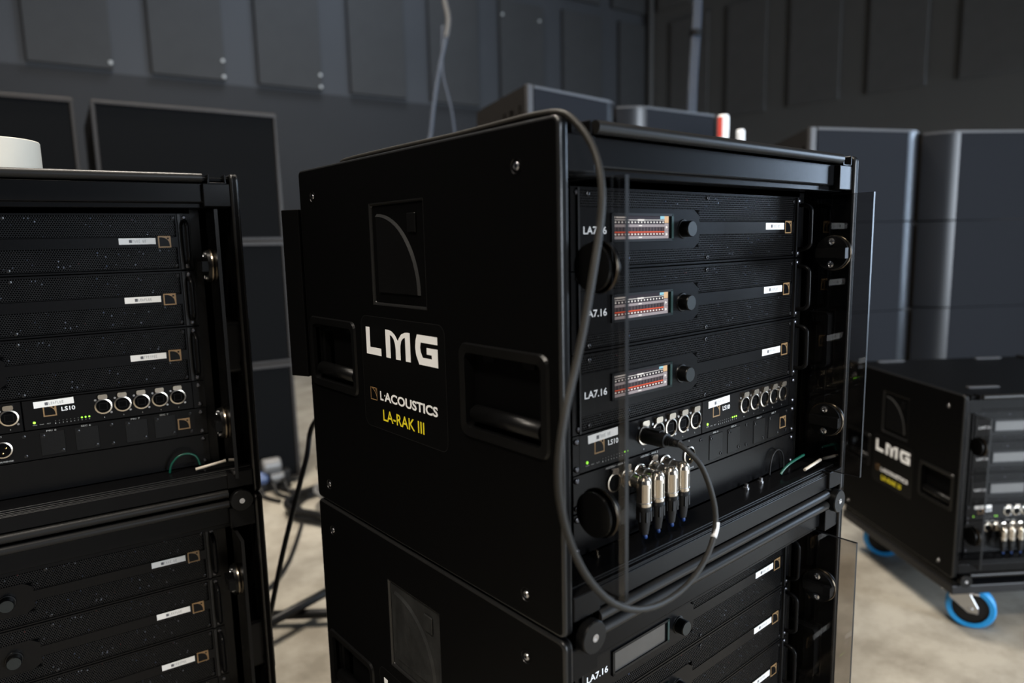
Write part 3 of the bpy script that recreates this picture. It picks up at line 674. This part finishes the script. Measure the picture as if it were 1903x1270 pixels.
# ------------------------------------------------------------------ place the racks
ZL = ZF-H; QL = (-.6692, .7236, -.1257); QR = (1.6004, .1277, -.6382); ZR = ZF-.5390
def put(o, x, y, z, rz): o.location = (x, y, z); o.rotation_euler = (0, 0, rz)
def set_displays(root, me):
    for a in root.children:
        if a.name.startswith('amplifier'):
            for c in a.children:
                if c.name.split('.')[0] == 'display': c.data = me
put(rack, 0, 0, ZF, 0)
G = 'amplifier racks'
nb = lambda o: o.name.startswith('floor_bolt')
low = copy_tree(rack, None, lambda o: o == dl or nb(o)); put(low, 0, 0, ZL, 0); set_displays(low, disp_off)
lu = copy_tree(rack, None, nb); put(lu, QL[0], QL[1], ZF, QL[2])
ll = copy_tree(rack, None, nb); put(ll, QL[0], QL[1], ZL, QL[2]); set_displays(ll, disp_off)
rr_ = copy_tree(rack, None, nb); put(rr_, QR[0], QR[1], ZR, QR[2]); set_displays(rr_, disp_off)
tag(rack, 'black amplifier rack with white LMG sticker and lit displays, top of centre stack', 'amplifier rack', G)
tag(low, 'black amplifier rack with dark displays beneath the sticker-marked centre rack', 'amplifier rack', G)
tag(lu, 'black amplifier rack with the white tape roll on top, upper one at left', 'amplifier rack', G)
tag(ll, 'black amplifier rack at lower left, under the rack carrying the tape roll', 'amplifier rack', G)
tag(rr_, 'single black amplifier rack on blue casters at right', 'amplifier rack', G)
# the centre rack's green wire lies straight, with a black wire loop behind it
for c in rack.children:
    if c.name == 'ground_wire': c.data = MB().tube([(.4800, .034, .0530), (.4860, .033, .0590), (.5015, .030, .0668), (.5400, .030, .0705)], .0019, 'wire_green', 8, 2).mesh('ground_wire')
MB().tube([(.4700, .046, .0510), (.4725, .046, .0690), (.4800, .046, .0815), (.4915, .046, .0855), (.5025, .046, .0800), (.5085, .046, .0680), (.5100, .046, .0510)], .0012, 'cable_black', 8, 2).build('wire_loop', rack)
# rear cover of the centre rack, swung out
b = MB(); b.box(0, .034, 0, .012, 0, .258, 'rack_paint'); rd = b.build('rear_flap', rack, bevel=.0015)
rd.location = (.006, D+.001, .1985); rd.rotation_euler = (0, 0, R(90+24))
mat('dusty_plastic', (0.016, 0.0165, 0.0165), 0.45, var=0.95, scale=38, bump=0.2, bscale=200, spec=0.2)
for sp_ in low.children:
    if sp_.name.startswith('side_panel') and sp_.location.x < .1:
        for c in sp_.children:
            if c.name.startswith('moulded_emblem'):
                c.data = c.data.copy(); c['label'] = 'moulded emblem smeared with grey dust'
                for i in range(len(c.data.materials)): c.data.materials[i] = MATS['dusty_plastic']
dm = make_dolly(ZL); put(dm, 0, 0, 0, 0); tag(dm, 'caster dolly carrying the centre stack of two racks', 'dolly', 'caster dollies')
d2 = copy_tree(dm); put(d2, QL[0], QL[1], 0, QL[2]); tag(d2, 'caster dolly carrying the left stack of two racks', 'dolly', 'caster dollies')
d3 = make_dolly(ZR); put(d3, QR[0], QR[1], 0, QR[2]); tag(d3, 'blue-wheeled caster dolly under the single rack at right', 'dolly', 'caster dollies')

# ------------------------------------------------------------------ plugs and cables on the racks
def xlr_plug(parent_xy, x, label):
    q, z = parent_xy
    root = empty('audio_plug', (0, 0, 0)); yb = .0245; zc = ZT-8*U1+.0222
    c, s = math.cos(q[2]), math.sin(q[2]); lx, ly = x, RC
    root.location = (q[0]+c*lx-s*ly, q[1]+s*lx+c*ly, z+zc); root.rotation_euler = (0, 0, q[2])
    dy = yb-RC
    b = MB(); b.lathe([(.0092, -.001), (.0092, .012), (.0080, .013), (.0080, -dy)], (0, 0, 0), -Y, 'nickel', 24)
    b.lathe([(.0, .0095), (.0035, .0092), (.0062, .0078), (.0080, .0050), (.0088, .001), (.0088, -.0255), (.0084, -.0265)], (0, dy, 0), Z, 'nickel', 28, cap=False)
    b.lathe([(.0089, -.0210), (.0091, -.0214), (.0089, -.0220)], (0, dy, 0), Z, 'steel', 28, cap=False)
    b.box(-.0004, .0004, dy-.0092, dy-.0086, -.022, -.004, 'inside_dark')
    b.build('metal_shell', root)
    b = MB(); b.lathe([(.0088, -.0265), (.0088, -.0310), (.0082, -.0315), (.0074, -.0440), (.0052, -.0600), (.0035, -.0610)], (0, dy, 0), Z, 'cable_black', 20)
    for k in range(3): b.lathe([(.0089, -.0278-k*.0012), (.0091, -.0281-k*.0012), (.0089, -.0284-k*.0012)], (0, dy, 0), Z, 'black_plastic', 20, cap=False)
    for a in range(0, 360, 60): b.obox(Vector((.0076*math.cos(R(a)), dy+.0076*math.sin(R(a)), -.038)), X, Y, Z, .0012, .0012, .006, 'cable_black')
    b.build('strain_boot', root)
    b = MB(); b.tube([(0, dy, -.058), (.001, dy-.001, -.0635), (.006, dy+.003, -.0665), (.014, dy+.014, -.0660), (.024, dy+.021, -.0650)], .0026, 'cable_blue', 8, 2); b.build('blue_lead', root)
    tag(root, label, 'plug', 'right-angle metal audio plugs'); return root
od = ['leftmost', 'second from the left', 'third from the left', 'rightmost']
for k in range(4):
    xlr_plug(((0, 0, 0), ZF), XS[1+k], 'silver right-angle audio plug in the centre rack, '+od[k]+' of four')
for k in range(4):
    xlr_plug((QR, ZR), XS[1+k]+.004, 'blurred silver right-angle audio plug in the far right rack, '+od[k]+' of four')
cab = empty('network_cable', (.1860, RC, ZF+.1682))
def rel(pts): return [(p[0]-.1860, p[1]-RC, p[2]-.1682) for p in pts]
path = [(.1855, .012, .1682), (0.1849, 0.0, 0.1681), (0.1947, -0.01, 0.1561), (0.2014, -0.02, 0.1411), (0.2053, -0.03, 0.1141), (0.2071, -0.035, 0.0862), (0.196, -0.04, 0.0655), (0.1705, -0.045, 0.0468), (0.1312, -0.05, 0.0344), (0.0834, -0.055, 0.0348), (0.0393, -0.06, 0.0467), (-0.0013, -0.065, 0.0705), (-0.0329, -0.068, 0.1022), (-0.0559, -0.07, 0.1377), (-0.0687, -0.07, 0.1723), (-0.0737, -0.07, 0.2037), (-0.0694, -0.068, 0.2341), (-0.0591, -0.065, 0.2633), (-0.0436, -0.06, 0.292), (-0.0301, -0.058, 0.3268), (-0.0152, -0.055, 0.3713), (-0.0014, -0.05, 0.4075), (0.0055, -0.047, 0.4352), (0.0106, -0.04, 0.4588), (0.014, -0.03, 0.4785), (0.0137, -0.02, 0.4936), (0.0131, -0.01, 0.5042), (0.0120, 0.0, 0.5125), (0.0120, 0.012, 0.5170), (.013, .0300, .5190), (.014, .0600, .5200), (.015, .10, .5195), (.015, .18, .5180), (.014, .2600, .5180), (.014, .35, .5180), (.016, .42, .5180), (.022, .46, .5180), (.04, .50, .516)]
MB().tube(rel(path), .0033, 'cable_grey', 12, 1).build('cable', cab)
MB().tube(rel([(.2063, -.0370, .0800), (.2030, -.0385, .0735), (.1960, -.04, .0655)]), .0035, 'cable_tape', 12, 1).build('tape_wrap', cab)
b = MB(); b.lathe([(.0096, -.0005), (.0098, .004), (.0094, .010), (.0094, .022), (.0086, .034), (.0060, .0345)], (0, 0, 0), -Y, 'cable_black', 24); b.box(-.004, .004, -.026, -.006, .0080, .0104, 'cable_black'); b.build('plug_shell', cab)
b = MB()
for k in range(7):
    h0 = .034+k*.0026; b.lathe([(.0062-k*.0003, h0), (.0064-k*.0003, h0+.0018), (.0046, h0+.0019), (.0046, h0+.0026)], (0, 0, 0), -Y, 'cable_black', 18)
b.build('strain_relief', cab)
tag(cab, 'grey network cable looping from the centre rack over its top edge', 'cable')
# white tape roll on the left rack
c, s = math.cos(QL[2]), math.sin(QL[2]); lx, ly = .300, .085
t = empty('tape_roll', (QL[0]+c*lx-s*ly, QL[1]+s*lx+c*ly, ZF+H-.0065))
b = MB(); b.lathe([(.038, 0), (.0625, 0), (.0632, .0012), (.0632, .0468), (.0625, .048), (.038, .048), (.038, 0)], (0, 0, 0), Z, 'tape_white', 48, cap=False); b.build('tape_winding', t)
b = MB(); b.lathe([(.0362, .0), (.0378, .0), (.0378, .0482), (.0362, .0482), (.0362, 0)], (0, 0, 0), Z, 'tube_white', 36, cap=False); b.build('cardboard_core', t)
tag(t, 'roll of white cloth tape lying on the left rack', 'tape roll')

# ------------------------------------------------------------------ subwoofer stacks behind the left rack
def sub_mesh_root():
    root = empty('subwoofer_cabinet'); w, h, d = .703, .553, .70
    b = MB(); b.box(0, w, .02, d, 0, h, 'speaker_paint'); b.build('cabinet_body', root, bevel=.006)
    b = MB(); t = .013
    b.box(0, w, 0, .02, h-t, h, 'speaker_rim'); b.box(0, w, 0, .02, 0, t, 'speaker_rim'); b.box(0, t, 0, .02, t, h-t, 'speaker_rim'); b.box(w-t, w, 0, .02, t, h-t, 'speaker_rim')
    b.build('front_rim', root, bevel=.004)
    b = MB(); b.box(t, w-t, .008, .019, t, h-t, 'speaker_cloth'); b.build('front_grille', root)
    return root
sub = sub_mesh_root(); P0 = Vector((.7891, 2.6238, 0)); rzL = math.atan2(aDir.y, aDir.x)
lv_ = ['bottom', 'middle', 'top']
for col, s0 in ((0, -.667), (1, -.7256-.703)):
    for k in range(3):
        o = sub if (col == 0 and k == 0) else copy_tree(sub)
        p = P0+aDir*s0; o.location = (p.x, p.y, .02+k*.556); o.rotation_euler = (0, 0, rzL)
        tag(o, f"{lv_[k]} dark-fronted subwoofer of the {'stack right of the gap' if col == 0 else 'stack at the far left'}, behind the left rack", 'speaker', 'stacked subwoofers')
    p = P0+aDir*(s0+.06)-nL*.08
    b = MB(); q = P0+aDir*s0
    for u in (.1, .6):
        b.obox(P0+aDir*(s0+u)-nL*.35+Z*.01, aDir, nL, Z, .04, .30, .0095, 'wheel_hub')
    tag(b.build('support_skid'), 'low black skids under the subwoofer '+('stack right of the gap' if col == 0 else 'stack at the far left'), 'skid')

# ------------------------------------------------------------------ line-array stacks
def array_root():
    root = empty('line_array_speaker'); w, h, d = 1.20, .370, .55
    # plan of the front: two wings angled into a V, shoulders rolling back into a centre valley
    SH = [(.125, .042), (.100, .048), (.076, .060), (.052, .078), (.030, .098), (.012, .120)]
    b = MB(); plan = [(-.588, .022), (-.125, .062), (-.02, .14), (.02, .14), (.125, .062), (.588, .022), (.43, d), (-.43, d)]
    b.prism(plan, (0, 0, .004), X, Y, Z, h-.008, 'speaker_paint'); b.build('cabinet_body', root)
    for s in (-1, 1):
        q = [(s*.125, .042), (s*.566, .003), (s*.568, .026), (s*.127, .066)]
        b = MB(); b.prism(q if s < 0 else q[::-1], (0, 0, .001), X, Y, Z, h-.0025, 'array_cloth'); b.build('wing_grille', root)
        b = MB(); k = len(SH); pts = [(s*x, y) for x, y in SH]; b.v += [(x, y, .003) for x, y in pts]+[(x, y, h-.003) for x, y in pts]
        for i in range(k-1): b.f.append((i, i+1, k+i+1, k+i)); b.m.append(b.mi('array_shoulder')); b.sm.append(True)
        for i in range(k-1): b.face([(*pts[i], .004), (*pts[i+1], .004), (pts[i+1][0], pts[i+1][1]+.03, .004), (pts[i][0], pts[i][1]+.03, .004)], 'array_shoulder')
        b.build('curved_shoulder', root)
        b = MB(); q = [(s*.125, .039), (s*.566, .0), (s*.568, .026), (s*.127, .066)]; b.prism(q if s < 0 else q[::-1], (0, 0, h-.012), X, Y, Z, .010, 'array_rim')
        for i in range(k-1):
            (xa, ya), (xb, yb) = pts[i], pts[i+1]; b.face([(xa, ya-.003, h-.012), (xb, yb-.003, h-.012), (xb, yb-.003, h-.002), (xa, ya-.003, h-.002)], 'array_rim'); b.face([(xa, ya-.003, h-.002), (xb, yb-.003, h-.002), (xb, yb+.02, h-.002), (xa, ya+.02, h-.002)], 'array_rim')
        b.build('top_trim', root)
        b = MB(); b.box(min(s*.578, s*.604), max(s*.578, s*.604), -.008, .012, .004, h-.002, 'array_rim'); b.build('corner_post', root, bevel=.003)
        # rigging side plate with lightening holes, following the tapered side
        hl = [(.060, .080, .265, .305), (.135, .175, .215, .300), (.215, .240, .245, .300), (.30, .325, .235, .260), (.055, .085, .06, .11), (.16, .20, .05, .14), (.30, .33, .06, .10)]
        yy = sorted({.008, .02, .488, .5} | {v for q_ in hl for v in q_[:2]}); zz = sorted({.004, .018, h-.016, h-.002} | {v for q_ in hl for v in q_[2:]})
        me = cells_plate(yy, zz, hl, -.004, .004, 'speaker_paint'); o = inst('rigging_plate', me, root, (s*.598, 0, 0), (0, 0, s*R(17)))
    return root
arr = array_root()
def dolly_big(x, y, rz, h, label):
    root = empty('speaker_dolly', (x, y, 0), rz); wr = min(.05, (h-.014)/2)
    MB().box(-.56, .56, .06, .52, h-.014-(.0 if h < .1 else .05), h, 'dolly_board').build('deck', root, bevel=.003)
    for u in (-.5, .5):
        for v in (.10, .46):
            MB().lathe([(wr, -.02), (wr, .02)], (u, v, wr), X, 'wheel_hub', 20).build('roller', root)
            if h > .1: MB().box(u-.03, u+.03, v-.03, v+.03, wr, h-.06, 'steel').build('caster_fork', root)
    tag(root, label, 'dolly', 'speaker dollies')
def place_stack(xv, yv, az, label, base, first):
    rz = math.atan2(math.cos(az), math.sin(az))
    for k in range(4):
        o = arr if (first and k == 3) else copy_tree(arr, None, (lambda q: q.name.startswith('top_trim')) if k < 3 else (lambda q: False))
        o.location = (xv, yv, base+k*.370); o.rotation_euler = (0, 0, rz)
        tag(o, f"{['bottom', 'second lowest', 'third from the floor', 'top'][k]} wide line-array speaker in the {label}", 'speaker', 'line-array speakers')
    dolly_big(xv, yv, rz, base, 'low dolly under the '+label)
place_stack(2.773, .609, R(119.1), 'tall right-hand stack behind the caster rack', .040, True)
place_stack(1.937, 1.514, R(91.4), 'stack rising behind the centre rack', .200, False)

# red/white caps beyond the centre stack
for (x, y, zb, hh, rr, red, lb) in ((1.905, 1.065, 1.462, .092, .0205, True, 'slim pole with a red and white tip beyond the centre rack'), (1.950, 1.020, 1.425, .074, .0155, False, 'slim pole with a plain white tip right of the red-tipped one')):
    t = empty('marker_pole', (x, y, 0))
    b = MB(); b.lathe([(rr*.85, zb), (rr, zb+.012), (rr, zb+hh-.008), (rr*.8, zb+hh), (0, zb+hh)], (0, 0, 0), Z, 'white_plastic', 20, cap=False); b.build('white_tip', t)
    if red:
        b = MB(); d = math.atan2(-.4622-y, -.4524-x)
        b.prism([((rr+.0006)*math.cos(d+R(a)), (rr+.0006)*math.sin(d+R(a))) for a in range(-100, -9, 10)], (0, 0, zb+.01), X, Y, Z, hh-.018, 'red_plastic'); b.build('red_band', t)
    b = MB(); b.lathe([(rr*.55, .01), (rr*.55, zb)], (0, 0, 0), Z, 'cable_black', 14); b.build('pole', t)
    b = MB(); b.lathe([(.026, 0), (.026, .010), (.014, .016)], (0, 0, 0), Z, 'cable_black', 24); b.build('foot_plate', t)
    tag(t, lb, 'pole')

# ------------------------------------------------------------------ hanging cables
def cable(name, pts, r, m, label, cat, sm=2, group=None):
    o = MB().tube(pts, r, m, 10, sm).build(name); return tag(o, label, cat, group)
cable('hanging_cable', [(2.36, 3.46, 3.6), (2.348, 3.442, 2.80), (2.336, 3.427, 2.665), (2.341, 3.399, 2.544), (2.317, 3.397, 2.423)], .017, 'wall_cable_light', 'upper pale taped end of the cable hanging before the left wall', 'cable')
cable('hanging_cable', [(2.317, 3.397, 2.423), (2.269, 3.406, 2.252), (2.22, 3.409, 2.045), (2.172, 3.404, 1.804), (2.12, 3.40, 1.5), (2.10, 3.40, .01)], .013, 'wall_cable', 'bluish grey cable hanging down in front of the left wall', 'cable')
cable('hanging_cable', [(2.31, 3.42, 2.5), (2.276, 3.393, 2.217), (2.286, 3.352, 2.043), (2.293, 3.317, 1.887), (2.30, 3.3, 1.5), (2.30, 3.3, .01)], .008, 'wall_cable', 'thin second cable crossing behind the bluish hanging one', 'cable')
t = empty('hanging_cable_bundle', (3.91, 2.63, 0)); o = Vector((3.91, 2.63, 0))
pts = [Vector(p)-o for p in [(4.1, 2.72, 3.7), (4.031, 2.677, 2.80), (3.996, 2.662, 2.561), (3.948, 2.646, 2.262), (3.91, 2.629, 1.994), (3.88, 2.62, 1.3), (3.88, 2.62, .02)]]
for dx in (-.015, .015): MB().tube([p+Vector((dx*.8, -dx*.6, 0)) for p in pts], .019, 'wall_cable', 10, 2).build('strand', t)
p = Vector((3.996, 2.662, 2.561))-o
MB().lathe([(.045, -.02), (.045, .02)], p, Z, 'cable_black', 14).build('cable_tie', t)
tag(t, 'thick grey cable bundle with black tie hanging before the right wall', 'cable')

# ------------------------------------------------------------------ floor between the stacks
cable('loose_cable', [(.14, .62, .90), (.161, .80, .80), (.161, .933, .719), (.143, .935, .650), (.115, .942, .559), (.081, .950, .444), (.060, .953, .366), (.035, .97, .25), (.01, 1.0, .14), (-.05, 1.05, .08), (-.14, 1.08, .06)], .0055, 'cable_black', 'thin black cable dropping diagonally between the two rack stacks', 'cable')
def loop(cx, cy, rx, ry, n, z, a0=0, wob=.02, rs=1):
    rnd = random.Random(rs); P = []
    for i in range(n*14+1):
        a = a0+2*PI*i/14; kk = 1+rnd.uniform(-wob, wob)
        P.append((cx+rx*kk*math.cos(a), cy+ry*kk*math.sin(a), z+.012*(i/14)))
    return P
cable('coiled_cable', loop(.84, 2.17, .23, .22, 3, .014, .4, .10, 2), .014, 'cable_black', 'loosely coiled black cable lying on the concrete behind the centre rack', 'cable', 1)
cable('coiled_cable', loop(.93, 2.15, .20, .20, 2, .075, 1.4, .12, 5), .011, 'plug_grey', 'grey cable coil lying across the black coil on the floor', 'cable', 1)
cable('floor_cable', [(.70, 2.55, .012), (.74, 2.46, .012), (.86, 2.42, .012), (.98, 2.52, .012), (1.06, 2.66, .012)], .011, 'cable_black', 'short black cable arc on the floor by the subwoofer foot', 'cable')
cable('floor_cable', [(.95, 2.68, .02), (1.03, 2.75, .03), (1.06, 2.86, .02), (1.2, 2.95, .015)], .018, 'cable_black', 'thick dark cable on the floor beside the subwoofer stack', 'cable')
cable('floor_cable', [(.60, 2.10, .008), (.50, 1.93, .008), (.40, 1.78, .008), (.28, 1.66, .008), (.1, 1.62, .008)], .007, 'cable_black', 'thin cable trailing over the floor from the coil towards the left stack', 'cable')
# feed connectors at the foot of the subwoofer stack
t = empty('multipin_connector', (.64, 2.60, 0)); t.rotation_euler = (0, 0, rzL)
MB().lathe([(.028, 0), (.034, .01), (.034, .07), (.028, .08)], (0, 0, .115), X, 'plug_grey', 20).build('metal_housing', t)
MB().lathe([(.030, 0), (.030, .05), (.022, .06)], (-.04, .0, .062), X, 'plug_blue', 18).build('blue_insert', t)
MB().lathe([(.028, 0), (.028, .05), (.020, .06)], (.03, -.01, .060), X, 'plug_grey', 18).build('grey_insert', t)
MB().box(-.06, .12, -.02, .03, 0, .085, 'wheel_hub').build('mounting_block', t, bevel=.004)
for u in (-.03, .03, .08): MB().tube([(u, -.02, .06), (u, -.07, .04), (u+.01, -.11, .010), (u+.05, -.2, .010)], .009, 'cable_black', 8, 2).build('lead', t)
tag(t, 'grey and blue multipin connectors on the floor before the subwoofers', 'connector')
# folded stand legs lying across the gap
t = empty('stand_base', (.30, 1.40, 0)); o = Vector((.30, 1.40, 0))
for a, c_ in (((.12, 1.540, .034), (.60, 1.157, .034)), ((.03, 1.326, .062), (.62, 1.487, .062))):
    MB().tube([Vector(a)-o, Vector(c_)-o], .0135, 'cable_black', 12).build('leg', t)
    for e in (a, c_): MB().lathe([(.018, -e[2]), (.018, .012)], Vector(e)-o, Z, 'wheel_hub', 14).build('foot', t)
tag(t, 'black crossed legs of a stand on the floor between the stacks', 'stand')
